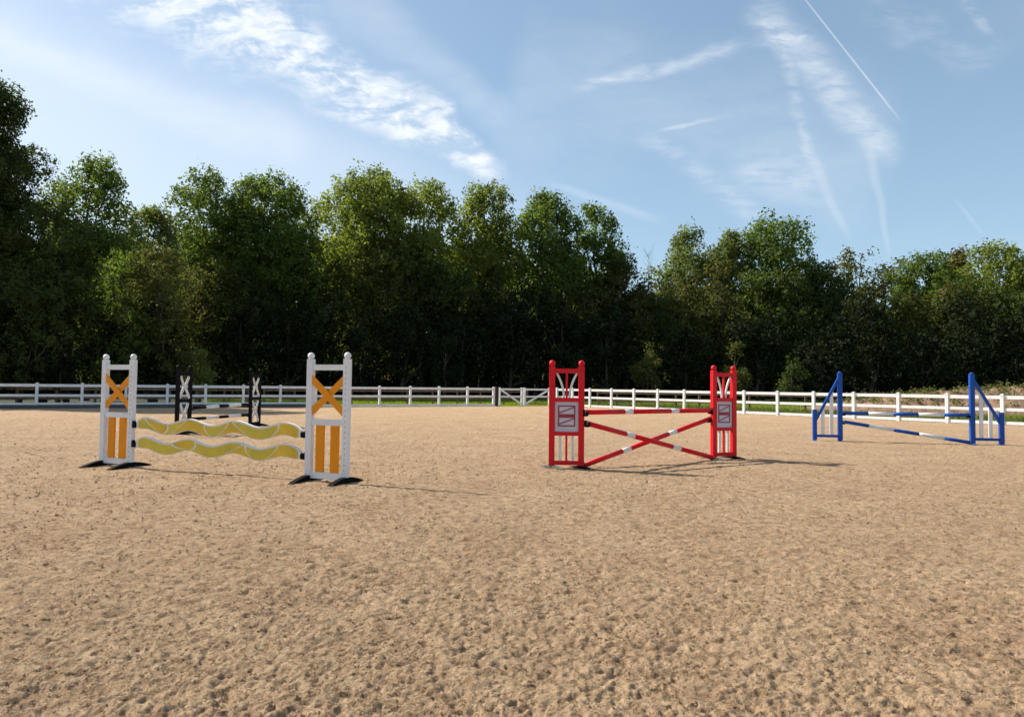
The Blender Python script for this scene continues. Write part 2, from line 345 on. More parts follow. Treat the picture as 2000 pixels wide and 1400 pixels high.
def mesh_from(name, co, quads, mat, smooth=False):
    me = bpy.data.meshes.new(name); nq = len(quads)
    me.vertices.add(len(co)); me.vertices.foreach_set('co', np.ascontiguousarray(co, dtype=np.float32).ravel())
    me.loops.add(nq * 4); me.loops.foreach_set('vertex_index', np.ascontiguousarray(quads, dtype=np.int32).ravel())
    me.polygons.add(nq); me.polygons.foreach_set('loop_start', np.arange(nq, dtype=np.int32) * 4); me.polygons.foreach_set('loop_total', np.full(nq, 4, dtype=np.int32))
    if smooth: me.polygons.foreach_set('use_smooth', np.ones(nq, dtype=bool))
    me.update(calc_edges=True); me.materials.append(mat); return me
def plane_sheet(name, pts, z, mat, kind='structure'):
    bm = bmesh.new(); bm.faces.new([bm.verts.new((p[0], p[1], z)) for p in pts]); bmesh.ops.recalc_face_normals(bm, faces=bm.faces[:])
    me = finish(bm, name, mat)
    if me.polygons[0].normal.z < 0: me.flip_normals()
    return tag(link(name, me), kind=kind)
plane_sheet('ground', [(-900, -900), (900, -900), (900, 1500), (-900, 1500)], -0.08, LITTER)

def sand_height(x, y, cell):
    h = np.zeros_like(x)
    # (wavelength, amplitude): heavily harrowed, trodden sand; finer waves only where the mesh can carry them
    for wl, amp, sd_ in ((1.9, .012, 1), (.62, .010, 2), (.23, .012, 3), (.12, .010, 4), (.062, .013, 5), (.034, .013, 8)):
        k = np.clip(wl / (cell * 1.9) - .7, 0, 1)
        n_ = pnoise(x / wl, y / wl, sd_)
        if wl < .3: n_ = 0.6 * n_ + 0.4 * (1 - 2.2 * np.abs(pnoise(x / wl + 31.7, y / wl - 12.3, sd_ + 9)))
        h += k * amp * n_
    # crumbly pits of many sizes
    patch = pnoise(x / .9, y / .9, 22)
    wx = .020 * pnoise(x / .06, y / .06, 31) + .03 * pnoise(x / .25, y / .25, 33); wy = .020 * pnoise(x / .06 + 7, y / .06, 32) + .03 * pnoise(x / .25, y / .25 + 5, 34)
    for wl, dp, th in ((.040, .030, .04), (.075, .030, .22), (.15, .035, .46)):
        p = pnoise((x + wx) / wl * .8 + 9.1, (y + wy) / wl * 1.15 + 3.3, int(wl * 400)); k = np.clip(wl / (cell * 1.9) - .7, 0, 1)
        h -= k * dp * np.clip(p - th - .16 * patch, 0, .45)
    return h
fine = np.arange(-R(46), R(46), .0029); coarse = np.arange(R(46), 2 * np.pi - R(46), R(4.5))
ang = np.concatenate([fine, coarse]); da = np.concatenate([np.full(len(fine), .0029), np.full(len(coarse), R(4.5))])
rm = np.array([edge_dist(a) for a in ang]); NR = 780; r0 = 1.9
tt = np.linspace(0, 1, NR)
# one common radial law, squeezed into each direction's distance to the arena edge
rr = r0 * (rm[None, :] / r0) ** (tt[:, None])
X = rr * np.sin(ang)[None, :]; Y = rr * np.cos(ang)[None, :]
cell = np.maximum(rr * np.maximum(da[None, :], 0), rr * (np.log(rm / r0) / NR)[None, :])
Z = sand_height(X, Y, cell)
edge_f = np.clip((1 - tt) * 40, 0, 1)[:, None]; Z = Z * edge_f
co = np.stack([X, Y, Z], -1).reshape(-1, 3); na = len(ang)
i, j = np.meshgrid(np.arange(NR - 1), np.arange(na), indexing='ij'); j2 = (j + 1) % na
quads = np.stack([i * na + j, (i + 1) * na + j, (i + 1) * na + j2, i * na + j2], -1).reshape(-1, 4)
me = mesh_from('sand_arena', co, quads, SAND, True)
if me.polygons[0].normal.z < 0: me.flip_normals()
tag(link('sand_arena', me), kind='structure')
plane_sheet('sand_underlay', [(2*math.cos(k*.3927), 2*math.sin(k*.3927)) for k in range(16)], -0.012, SAND)

def hit(px, A, d):
    """where the vertical plane through picture column px crosses the line A + s d"""
    r1 = ray(px, 700); r2 = ray(px, 900); n_ = r1.cross(r2)
    s = (Vector((0, 0, EYE)) - A).dot(n_) / d.dot(n_); return A + d * s
outL = Vector((-dirL.y, dirL.x, 0)); outR = Vector((dirR.y, -dirR.x, 0)) * -1
if outL.y < 0: outL = -outL
if outR.x < 0: outR = -outR
def gx(px, Y):
    p = at(px, 760, Y); return Vector((p.x, p.y, 0))
EDGE = [(395, 55), (700, 68), (1000, 74), (1500, 82), (2100, 84), (2500, 86)]
GP = [hit(395, A0, dirL) + outL * .06, CN + Vector((0, .06, 0)), CN + dirR * 60 + outR * .06] + [gx(a, b) for a, b in EDGE[::-1]]
plane_sheet('grass_verge', [(p.x, p.y) for p in GP], -0.05, GRASS)

# ------------------------------------------------------------------ white arena fence
def post_mesh(name, w, h, mat, capw=0.0, z0=-.1):
    bm = bmesh.new(); add_box(bm, -w/2, w/2, -w/2, w/2, z0, h)
    if capw: add_box(bm, -capw/2, capw/2, -capw/2, capw/2, h + .001, h + .022); 
    if capw:
        v = [bm.verts.new(p) for p in ((-capw/2,-capw/2,h+.024),(capw/2,-capw/2,h+.024),(capw/2,capw/2,h+.024),(-capw/2,capw/2,h+.024),(0,0,h+.06))]
        for a_, b_ in ((0,1),(1,2),(2,3),(3,0)): bm.faces.new((v[a_], v[b_], v[4]))
        bm.faces.new(v[:4][::-1])
    return finish(bm, name, mat, .004)
PM = post_mesh('fence_post', .125, 1.225, FENCEW, .15)
def arena_fence(label, pts, facing, strip_end=None):
    t = thing('arena_fence', label, 'fence', pts[0], 0)
    bmr = {}
    for p in pts:
        a_ = math.atan2((pts[-1] - pts[0]).y, (pts[-1] - pts[0]).x)
        o = link('post', PM, t, p - pts[0], (0, 0, a_))
        o.rotation_euler = (R(random.uniform(-.6, .6)), R(random.uniform(-.5, .5)), a_)
    for p, q in zip(pts[:-1], pts[1:]):
        d = q - p; ln = d.length - .127; mid = (p + q) / 2 - pts[0]; a_ = math.atan2(d.y, d.x)
        low = strip_end and mid.x + pts[0].x < strip_end
        for (z, hh, nm) in ((.235 if low else .085, .10 if low else .13, 'bottom_rail'), (.64, .125, 'rail'), (1.135, .14, 'rail')):
            bm = bmesh.new(); add_box(bm, -ln/2, ln/2, -.022, .022, z - hh/2, z + hh/2)
            link(nm, finish(bm, nm, FENCEW, .004), t, mid, (0, R(random.uniform(-.12, .12)), a_))
        if low:  # dark grey strip along the ground, left-hand bays only
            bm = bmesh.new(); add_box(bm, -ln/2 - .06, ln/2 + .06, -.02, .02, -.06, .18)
            link('dark_strip', finish(bm, 'dark_strip', STRIPGREY, .004), t, mid - facing * .09, (0, 0, a_))
    return t
random.seed(3)
lx = [-232, -128, -26, 70.5, 159.5, 245, 326, 401, 474.5, 547, 616.5, 680, 741, 801, 857, 912.5, 963.5]
LP = [hit(x, A0, dirL) for x in lx]
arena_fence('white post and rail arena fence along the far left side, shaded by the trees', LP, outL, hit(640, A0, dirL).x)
rx = [1087.5, 1118, 1152, 1194, 1238, 1284, 1336, 1394, 1453, 1518.5, 1589, 1667.5, 1754.5, 1850, 1958, 2082, 2230]
RP = [hit(x, CN, dirR) for x in rx]
arena_fence('bright white sunlit post and rail arena fence running forward along the right side', RP, outR, None)
# gate post and the two gate leaves
gp = hit(969.5, A0, dirL); t = thing('gate_post', 'dark brown wooden gate post between the fence end and the white gate', 'post', gp, math.atan2(dirL.y, dirL.x))
box('post', -.09, .09, -.09, .09, -.1, 1.27, DWOOD, t, .008); box('hinge', .085, .12, -.03, .03, .95, 1.0, BLACK, t, .002); box('hinge', .085, .12, -.03, .03, .25, .3, BLACK, t, .002)
def gate(px0, px1, down, label, wide):
    a, b = hit(px0, A0, dirL), hit(px1, A0, dirL); ln = (b - a).length
    t = thing('gate_leaf', label, 'gate', a, math.atan2(dirL.y, dirL.x), 'two leaves of the white arena gate')
    w0, w1 = (.11, .14) if wide == 1 else (.14, .11)
    box('stile', -w0/2, w0/2, -.04, .04, .05, 1.25, FENCEW, t); box('stile', ln - w1/2, ln + w1/2, -.04, .04, .05, 1.25, FENCEW, t)
    box('rail', w0/2 + .001, ln - w1/2 - .001, -.022, .022, 1.07, 1.19, FENCEW, t, .004); box('rail', w0/2 + .001, ln - w1/2 - .001, -.022, .022, .58, .69, FENCEW, t, .004)
    x0, x1 = w0/2, ln - w1/2
    z0, z1 = (1.10, .14) if down else (.14, 1.10)
    prism('brace', [(x0, z0 - .07), (x1, z1 - .07), (x1, z1 + .07), (x0, z0 + .07)], -.046, -.024, FENCEW, t)
gate(976, 1019, True, 'left leaf of the white gate, its brace running down towards the middle', 1)
gate(1024.5, 1072, False, 'right leaf of the white gate, its brace rising towards the red wing', 2)
cp = hit(1078, A0, dirL); t = thing('corner_post', 'white post closing the gate in the arena corner behind the red wing', 'post', cp, math.atan2(dirL.y, dirL.x)); link('post', PM, t)

# ------------------------------------------------------------------ brown paddock fence behind
def wood_fence(label, pts, h, group='brown wooden fences beyond the arena'):
    t = thing('paddock_fence', label, 'fence', pts[0], 0, group)
    for p in pts:
        bm = bmesh.new(); w = random.uniform(.09, .12); add_box(bm, -w/2, w/2, -w/2, w/2, -.1, h + random.uniform(.0, .06))
        link('post', finish(bm, 'post', BWOOD, .008), t, p - pts[0], (R(random.uniform(-2, 2)), R(random.uniform(-2, 2)), random.uniform(-.1, .1)))
    for p, q in zip(pts[:-1], pts[1:]):
        d = q - p; ln = d.length - .01; mid = (p + q) / 2 - pts[0]; a_ = math.atan2(d.y, d.x)
        for z in (h * .42, h * .92):
            bm = bmesh.new(); add_box(bm, -ln/2, ln/2, -.02, .02, z - .05, z + .05)
            link('rail', finish(bm, 'rail', BWOOD, .005), t, mid + Vector((d.y, -d.x, 0)).normalized() * .07, (0, R(random.uniform(-.7, .7)), a_))
wp0 = A0 + outL * 4.2
wood_fence('dark brown wooden fence in the shade behind the left arena fence', [hit(x, wp0, dirL) for x in (-60, 32, 110, 185, 258, 330, 383, 437, 455 + 30)], 1.0)
wood_fence('brown wooden fence on the bright grass behind the middle of the arena fence', [hit(x, wp0, dirL) for x in (516, 576, 640, 687, 742, 795, 845, 893, 938, 984, 1030)], 1.0)
q0, q1 = ground(1320, 797, -.05), ground(1573, 803.5, -.05); qd = (q1 - q0).normalized()
wood_fence('sunlit brown wooden fence behind the bright right arena fence', [hit(x, q0, qd) for x in (1168, 1205, 1240, 1280, 1321, 1366, 1413, 1464, 1517, 1573, 1640)], 1.05)
wood_fence('short distant brown wooden fence near the earth bank', [at(1655, 760, 56).xy.to_3d(), at(1690, 760, 60).xy.to_3d(), at(1725, 760, 65).xy.to_3d(), at(1762, 760, 70).xy.to_3d()], 1.15)

# ------------------------------------------------------------------ jump parts
def finial_post(parent, x, w, top, mat, dep=.10, holes=True, ball=.054, side=0, lift=.0):
    """square post (top = height of the ball's top) with a ball cap and a row of pin holes"""
    ph = top - ball * 1.93
    p = box('post', x - w/2, x + w/2, -dep/2, dep/2, lift, ph, mat, parent, .006)
    bm = bmesh.new(); prof = [(.034, ph + .0005), (.034, ph + .012)]
    for k in range(9):
        a = -1.15 + (1.15 + 1.53) * k / 8; prof.append((ball * math.cos(a), ph + ball * .93 + ball * math.sin(a)))
    add_lathe(bm, prof, x, 0); link('finial', finish(bm, 'finial', mat), p)
    if holes:
        bm = bmesh.new(); z = .18
        while z < ph - .12:
            for (ux, uy) in ((0, -1), (side, 0)):
                if (ux, uy) == (0, 0): continue
                if uy: add_box(bm, x - .006, x + .006, -dep/2 - .0015, -dep/2 + .002, z - .012, z + .012)
                else:
                    xx = x + ux * w/2; add_box(bm, xx - .002, xx + .002, -.007, .007, z - .013, z + .013)
            z += .076
        tag(link('pin_hole_row', finish(bm, 'pin_hole_row', HOLE), p), kind='stuff')
    return p
def foot(parent, x, w, ln, h, mat, thick=.05, rot=0):
    """arched foot running across the wing, low at both tips"""
    pts = []
    K = 10
    for k in range(K + 1):
        s = -1 + 2 * k / K; pts.append((s * ln / 2, .012 + h * (1 - abs(s) ** 1.7) + .004))
    for k in range(K + 1):
        s = 1 - 2 * k / K; pts.append((s * ln / 2, max(-.01, h * .22 * (1 - (abs(s) / .85) ** 2)) if abs(s) < .85 else -.01))
    bm = bmesh.new(); add_prism(bm, pts, -thick/2, thick/2)
    bmesh.ops.rotate(bm, verts=bm.verts[:], cent=(0, 0, 0), matrix=Matrix.Rotation(math.pi / 2 + rot, 3, 'Z'))
    bmesh.ops.translate(bm, verts=bm.verts[:], vec=(x, 0, -.012))
    link('foot', finish(bm, 'foot', mat, .006), parent)
def cup(loc, rz, label, group):
    """black pole cup pinned on a post; opens along local x"""
    t = thing('jump_cup', label, 'jump cup', loc, rz, group)
    bm = bmesh.new(); add_box(bm, 0, .012, -.03, .03, -.055, .055); link('back_plate', finish(bm, 'back_plate', BLACK, .002), t)
    pts = [(-.045, .02)] + [(-.045 * math.cos(a), -.025 - .035 * math.sin(a)) for a in np.linspace(.0, math.pi, 7)] + [(.045, .02), (.036, .02)] + \
          [(.036 * math.cos(a), -.02 - .026 * math.sin(a)) for a in np.linspace(0, math.pi, 7)] + [(-.036, .02)]
    bm = bmesh.new(); n_ = len(pts); a = [bm.verts.new((.013, y, z)) for y, z in pts]; b = [bm.verts.new((.075, y, z)) for y, z in pts]
    for i_ in range(n_): bm.faces.new((a[i_], a[(i_+1) % n_], b[(i_+1) % n_], b[i_]))
    bmesh.ops.triangle_fill(bm, edges=[e for e in bm.edges if all(v in a for v in e.verts)], use_beauty=True)
    bmesh.ops.triangle_fill(bm, edges=[e for e in bm.edges if all(v in b for v in e.verts)], use_beauty=True)
    bmesh.ops.recalc_face_normals(bm, faces=bm.faces[:])
    link('cradle', finish(bm, 'cradle', BLACK), t)
    return t
def line_angle(a, b): return math.atan2(b.y - a.y, b.x - a.x)

# ---- yellow jump --------------------------------------------------
yL, yR = ground(254, 912.5), ground(602.5, 938.5)
ya = line_angle(yL, yR); yd = Vector((math.cos(ya), math.sin(ya), 0)); YW = .625
def yellow_wing(label, loc, rz):
    t = thing('jump_wing', label, 'jump wing', loc, rz, 'white and orange jump wings')
    W = YW
    finial_post(t, 0, .095, 1.84, WHITE, dep=.072, ball=.049, holes=False, lift=.085); finial_post(t, W, .095, 1.84, WHITE, dep=.072, ball=.049, side=0, lift=.085)
    a, b = .048, W - .048
    box('top_rail', a, b, -.027, .027, 1.585, 1.665, WHITE, t); box('middle_rail', a, b, -.027, .027, .80, .885, WHITE, t)
    box('bottom_rail', a, b, -.027, .027, .045, .135, WHITE, t)
    for k, (z0, z1) in enumerate(((1.455, 1.00), (1.00, 1.455))):
        prism('cross_slat', [(a, z0 - .065), (b, z1 - .065), (b, z1 + .065), (a, z0 + .065)], (-.034, -.0135)[k], (-.0145, .006)[k], ORANGE, t)
    for x in (W/2 - .125, W/2 + .125): box('upright_slat', x - .066, x + .066, -.018, .018, .1355, .7995, ORANGE, t, .003)
    foot(t, 0, .10, .80, .085, RUBBER, .085); foot(t, W, .10, .80, .085, RUBBER, .085)
    return t
yellow_wing('further white wing with orange cross and bars, left end of wavy planks', yL - yd * YW, ya)
yellow_wing('nearer white wing with orange cross and bars, right end of wavy planks', yR, ya)
LEN = (yR - yL).length - .10
p0 = yL + yd * .05; PL = LEN - .17
# wave planks: boards with one outline, cut into painted fields
PHW = .35
def wave(x, ph): return .042 * math.sin(2 * math.pi * (x / (PL / 3.52)) + ph)
def wave_plank(zc, ph, cuts, label, sag):
    t = thing('wave_plank', label, 'jump plank', p0 + yd * .085 + Vector((0, 0, zc)), ya, 'wavy planks of the yellow jump')
    n_ = 96; xs = [PL * k / n_ for k in range(n_ + 1)]
    def top(x):
        e = min(1, min(x, PL - x) / .12); return wave(x, ph) + .093 * (.6 + .4 * e)
    def bot(x):
        e = min(1, min(x, PL - x) / .12); return wave(x, ph) - .093 * (.6 + .4 * e)
    bm = bmesh.new(); add_prism(bm, [(x, top(x)) for x in xs] + [(x, bot(x)) for x in xs[::-1]], -.019, .032)
    link('board', finish(bm, 'board', CREAM), t)
    # painted fields (yellow / olive) leaving curved white lines between them, 1.5 mm proud
    bounds = [0.03] + cuts + [PL - .03]
    for q in range(len(bounds) - 1):
        c0, c1 = bounds[q], bounds[q+1]; g = .017
        SK = [.10, -.16, .05, .17, -.07, .12, -.14, .06, .15]
        sk0 = 0 if q == 0 else SK[q]; sk1 = 0 if q == len(bounds) - 2 else SK[q+1]
        P = []
        m_ = 18
        def edge(c, sk, v): return c + sk * (2 * v - 1) + .05 * math.copysign(1, sk) * math.sin(math.pi * v) if sk else c
        def pt(u, v):
            x = edge(c0, sk0, v) + g + (edge(c1, sk1, v) - g - edge(c0, sk0, v) - g) * u
            x = min(max(x, .02), PL - .02)
            zt, zb = top(x) - (.026 if q % 2 == 0 else .018), bot(x) + .007
            return (x, zb + (zt - zb) * v)
        bm = bmesh.new(); gr = [[bm.verts.new((pt(u / m_, v / 6)[0], -.0205, pt(u / m_, v / 6)[1])) for v in range(7)] for u in range(m_ + 1)]
        for u in range(m_):
            for v in range(6): bm.faces.new((gr[u][v], gr[u+1][v], gr[u+1][v+1], gr[u][v+1]))
        ex = bmesh.ops.extrude_face_region(bm, geom=bm.faces[:]); bmesh.ops.translate(bm, verts=[g_ for g_ in ex['geom'] if isinstance(g_, bmesh.types.BMVert)], vec=(0, .0012, 0))
        bmesh.ops.recalc_face_normals(bm, faces=bm.faces[:])
        link('painted_field', finish(bm, 'painted_field', YELLOW if q % 2 else OLIVE), t)
    for s_, x in ((-1, 0), (1, PL)):
        bm = bmesh.new()
        if s_ < 0: add_box(bm, -.035, -.0005, -.012, .012, -.03 + wave(0, ph), .03 + wave(0, ph))
        else: add_box(bm, PL + .0005, PL + .04, -.012, .012, -.03 + wave(PL, ph), .03 + wave(PL, ph))
        link('end_tongue', finish(bm, 'end_tongue', BLACK, .002), t)
    return t
wave_plank(.685, PHW, [.34, .62, .88, 1.50, 1.78, 2.12, 2.78], 'upper yellow and white wavy plank between the white wings', 0)
wave_plank(.375, PHW, [.92, 1.20, 2.02, 2.30, 2.72], 'lower yellow and white wavy plank between the white wings', 0)
for z, w_ in ((.685, 'upper'), (.375, 'lower')):
    cup(p0 + Vector((0, 0, z + wave(0, PHW))) , ya, 'black cup on the left white wing holding the %s wavy plank' % w_, 'black cups of the yellow jump')
    cup(yR - yd * .05 + Vector((0, 0, z + wave(PL, PHW))), ya + math.pi, 'black cup on the nearer white wing under the %s wavy plank' % w_, 'black cups of the yellow jump')

# ---- poles -------------------------------------------------------
def pole(label, a, b, rad, segs, group):
    """round pole from a to b; segs = list of (fraction end, material)"""
    d = b - a; ln = d.length; t = thing('jump_pole', label, 'jump pole', a, 0, group); t.rotation_euler = d.to_track_quat('X', 'Z').to_euler()
    f0 = 0.0
    for f1, m_, nm in segs:
        bm = bmesh.new(); x0, x1 = f0 * ln, f1 * ln
        add_tube(bm, [(x0 + .0002, 0, 0), (x1 - .0002, 0, 0)], rad, 20); link(nm, finish(bm, nm, m_), t); f0 = f1
    for x in (-.006, ln):
        bm = bmesh.new(); add_tube(bm, [(x, 0, 0), (x + .006, 0, 0)], rad * .93, 20); link('end_cap', finish(bm, 'end_cap', WHITE), t)
    return t
# ---- red jump ----------------------------------------------------
rLa, rLb = ground(1077, 914), ground(1134, 916.0); rRa = ground(1394, 897.0)
RW = (rLb - rLa).length; RW = .5
def red_wing(label, loc, rz, rot):
    t = thing('jump_wing', label, 'jump wing', loc, rz, 'red jump wings'); W = RW
    finial_post(t, 0, .10, 1.84, RED, dep=.08, holes=False, lift=.05); finial_post(t, W, .10, 1.84, RED, dep=.08, holes=False, lift=.05)
    a, b, c = .0505, W - .0505, W / 2
    box('top_rail', a, b, -.035, .035, 1.62, 1.695, RED, t); box('upper_middle_rail', a, b, -.035, .035, 1.13, 1.20, RED, t)
    box('lower_middle_rail', a, b, -.035, .035, .555, .62, RED, t); box('bottom_rail', a, b, -.035, .035, .06, .13, RED, t)
    box('centre_bar', c - .018, c + .018, -.016, .016, 1.2005, 1.6195, RED, t, .003); box('centre_bar', c - .018, c + .018, -.016, .016, .1305, .5545, RED, t, .003)
    for s_ in (-1, 1):
        cv = [(c + s_ * (.048 + .125 * (k / 10) ** 1.9), 1.201 + .418 * k / 10) for k in range(11)]
        prism('curved_bar', ribbon_pts(cv, .036), -.012, .010, CREAM, t, .002)
        box('white_slat', c + s_ * .105 - .022, c + s_ * .105 + .022, -.010, .010, .1305, .5545, CREAM, t, .002)
    pn = box('panel', a, b, -.014, .014, .6205, 1.1295, LILAC, t, .003)
    y0, y1 = -.019, -.0142; X0, X1 = c - .148, c + .148; Z0, Z1 = .71, 1.07; k = .022
    for nm, q in (('print_border', [(X0, Z0), (X1, Z0), (X1, Z0 + k), (X0, Z0 + k)]), ('print_border', [(X0, Z1 - k), (X1, Z1 - k), (X1, Z1), (X0, Z1)]),
                  ('print_border', [(X0, Z0 + k), (X0 + k, Z0 + k), (X0 + k, Z1 - k), (X0, Z1 - k)]), ('print_border', [(X1 - k, Z0 + k), (X1, Z0 + k), (X1, Z1 - k), (X1 - k, Z1 - k)])):
        prism(nm, q, y0, y1, DRED, pn, 0)
    prism('print_bar', [(X0 + k, .858), (X1 - k, .858), (X1 - k, .922), (X0 + k, .922)], y0, y1, DRED, pn, 0)
    for z in (.732, .922):
        prism('print_stripe', [(X0 + k, z + .008), (X1 - k, z + .105), (X1 - k, z + .126), (X0 + k, z + .030)], y0 + .0012, y1, DRED, pn, 0)
    foot(t, 0, .10, .62, .045, paint('grey_foot', (.10, .12, .10), .7, .2, .3), .07, rot); foot(t, W, .10, .62, .045, RUBBER, .07, rot)
    return t
red_wing('red jump wing at the left end of the crossed poles, facing the camera', rLa, line_angle(rLa, rLb) * .5 + R(4), R(38))
red_wing('red jump wing at the right end of the crossed poles, further away', rRa, R(25), R(14))
ra_ = line_angle(rLb, rRa); rd = Vector((math.cos(ra_), math.sin(ra_), 0)); rn = Vector((-rd.y, rd.x, 0))
a0, b0 = rLb + rd * .075, rRa - rd * .08
rsegs = [(.285, RED, 'red_section'), (.345, WHITE, 'white_band'), (.648, RED, 'red_section'), (.712, WHITE, 'white_band'), (1.0, RED, 'red_section')]
up = Vector((0, 0, 1))
pole('level red pole with two white bands on top of the red jump', a0 + up * .955, b0 + up * .955, .043, rsegs, 'red poles with white bands')
pole('red pole falling from the left red wing to the sand, in front where they cross', a0 + up * .775 - rn * .05, b0 + up * .042 - rn * .05, .043, rsegs, 'red poles with white bands')
pole('red pole rising from the sand to the right red wing, behind where they cross', a0 + up * .042 + rn * .05, b0 + up * .785 + rn * .05, .043, rsegs, 'red poles with white bands')
cup(rLb + rd * .055 + up * .945, ra_, 'upper black cup on the left red wing under the level pole', 'black cups of the red jump')
cup(rLb + rd * .055 + up * .765 - rn * .05, ra_, 'lower black cup on the left red wing holding the falling pole', 'black cups of the red jump')
cup(rRa - rd * .055 + up * .945, ra_ + math.pi, 'upper black cup on the right red wing under the level pole', 'black cups of the red jump')
cup(rRa - rd * .055 + up * .775 + rn * .05, ra_ + math.pi, 'lower black cup on the right red wing holding the rising pole', 'black cups of the red jump')

# ---- blue jump ---------------------------------------------------
bL, bR = ground(1641, 861.5), ground(1899.5, 867.5)
ba = line_angle(bL, bR); bd = Vector((math.cos(ba), math.sin(ba), 0))
def blue_wing(label, loc, rz, W):
    """local x points from the tall post to the short post"""
    t = thing('jump_wing', label, 'jump wing', loc, rz, 'blue triangular jump wings')
    p = box('tall_post', -.055, .055, -.05, .05, .03, 1.83, BLUE, t, .008)
    bm = bmesh.new(); add_lathe(bm, [(.05, 1.8305), (.048, 1.845), (.034, 1.865), (.012, 1.876)], 0, 0, 16); link('post_cap', finish(bm, 'post_cap', BLUE), p)
    box('short_post', W - .05, W + .05, -.05, .05, .03, .84, BLUE, t, .008)
    a, b = .0555, W - .0505
    z0, z1 = 1.66, .62
    prism('brace', [(a, z0 - .09), (b, z1 - .09), (b, z1 + .05), (a, z0 + .05)], -.035, .035, BLUE, t)
    box('bottom_rail', a, b, -.03, .03, .10, .17, BLUE, t)
    for x in (.215, .435):
        zb = z0 - .09 + (z1 - z0) * (x - a) / (b - a); h_ = .045; sl = (z1 - z0) / (b - a)
        prism('white_slat', [(x - h_, .1705), (x + h_, .1705), (x + h_, zb + sl * h_ - .002), (x - h_, zb - sl * h_ - .002)], -.012, .012, WHITE, t, .002)
    foot(t, 0, .10, .46, .025, BLUE, .06); foot(t, W, .10, .46, .025, BLUE, .06)
    return t
blue_wing('blue triangular jump wing at the left end of the blue and white poles', bL, ba + math.pi, .645)
blue_wing('blue triangular jump wing at the right end of the blue and white poles', bR, ba, .69)
bseg = [(.2, BLUE, 'blue_section'), (.4, WHITE, 'white_section'), (.6, BLUE, 'blue_section'), (.8, WHITE, 'white_section'), (1.0, BLUE, 'blue_section')]
a0, b0 = bL + bd * .09, bR - bd * .07; bn = Vector((-bd.y, bd.x, 0))
pole('level blue and white pole at the top of the blue jump', a0 + up * .755, b0 + up * .755, .046, bseg, 'blue and white poles')
pole('sloping blue and white pole with its right end resting on the sand', a0 + up * .525 - bn * .02, b0 + up * .045 - bn * .02, .046, bseg, 'blue and white poles')
cup(bL + bd * .056 + up * .745, ba, 'black cup on the left blue wing under the level pole', 'black cups of the blue jump')
cup(bL + bd * .056 + up * .515, ba, 'black cup on the left blue wing under the sloping pole', 'black cups of the blue jump')
cup(bR - bd * .056 + up * .745, ba + math.pi, 'black cup on the right blue wing under the level pole', 'black cups of the blue jump')

# ---- black jump --------------------------------------------------
kL, kR = gx(371.5, 18.7), gx(490, 21.7)
ka = line_angle(kL, kR); kd = Vector((math.cos(ka), math.sin(ka), 0)); kn = Vector((-kd.y, kd.x, 0))
def black_wing(label, loc, rz, W=.52):
    t = thing('jump_wing', label, 'jump wing', loc, rz, 'black jump wings with white crosses')
    finial_post(t, 0, .09, 1.84, BLACK, dep=.075, holes=False, lift=.08); finial_post(t, W, .09, 1.84, BLACK, dep=.075, holes=False, lift=.08)
    a, b, c = .0505, W - .0505, W / 2
    box('top_rail', a, b, -.035, .035, 1.56, 1.64, BLACK, t); box('middle_rail', a, b, -.035, .035, .84, .93, BLACK, t); box('bottom_rail', a, b, -.035, .035, .05, .13, BLACK, t)
    for z0, z1 in ((.931, 1.559), (.131, .839)):
        zm, hz_ = (z0 + z1) / 2, (z1 - z0) / 2
        for s_ in (-1, 1):
            cv = [(c + s_ * (b - c - .02) * math.copysign(abs(u) ** .9, u), zm + hz_ * .95 * math.copysign(abs(u) ** 1.12, u)) for u in np.linspace(-1, 1, 13)]
            prism('white_cross_bar', ribbon_pts(cv, .085), -.034 + (.02 if s_ > 0 else 0), -.016 + (.02 if s_ > 0 else 0), CREAM, t, .002)
    foot(t, 0, .10, .80, .075, RUBBER, .07); foot(t, W, .10, .80, .075, RUBBER, .07)
    return t
black_wing('black jump wing with two white crosses, just right of the left white wing', kL - kd * .52, ka)
black_wing('black jump wing with two white crosses, further back in the middle left', kR, ka)
kseg = [(.215, BLACK, 'black_section'), (.43, WHITE, 'white_section'), (.60, BLACK, 'black_section'), (.83, WHITE, 'white_section'), (1.0, BLACK, 'black_section')]
a0, b0 = kL + kd * .08, kR - kd * .08
pole('upper black and white pole behind the wavy planks', a0 + up * .68, b0 + up * .70, .045, kseg, 'black and white poles')
pole('lower black and white pole behind the wavy planks', a0 + up * .375, b0 + up * .375, .045, kseg, 'black and white poles')
for z in (.67, .365):
    cup(kL + kd * .055 + up * z, ka, ('upper' if z > .5 else 'lower') + ' black cup on the nearer black wing', 'black cups of the black jump')
    cup(kR - kd * .055 + up * z, ka + math.pi, ('upper' if z > .5 else 'lower') + ' black cup on the further black wing', 'black cups of the black jump')

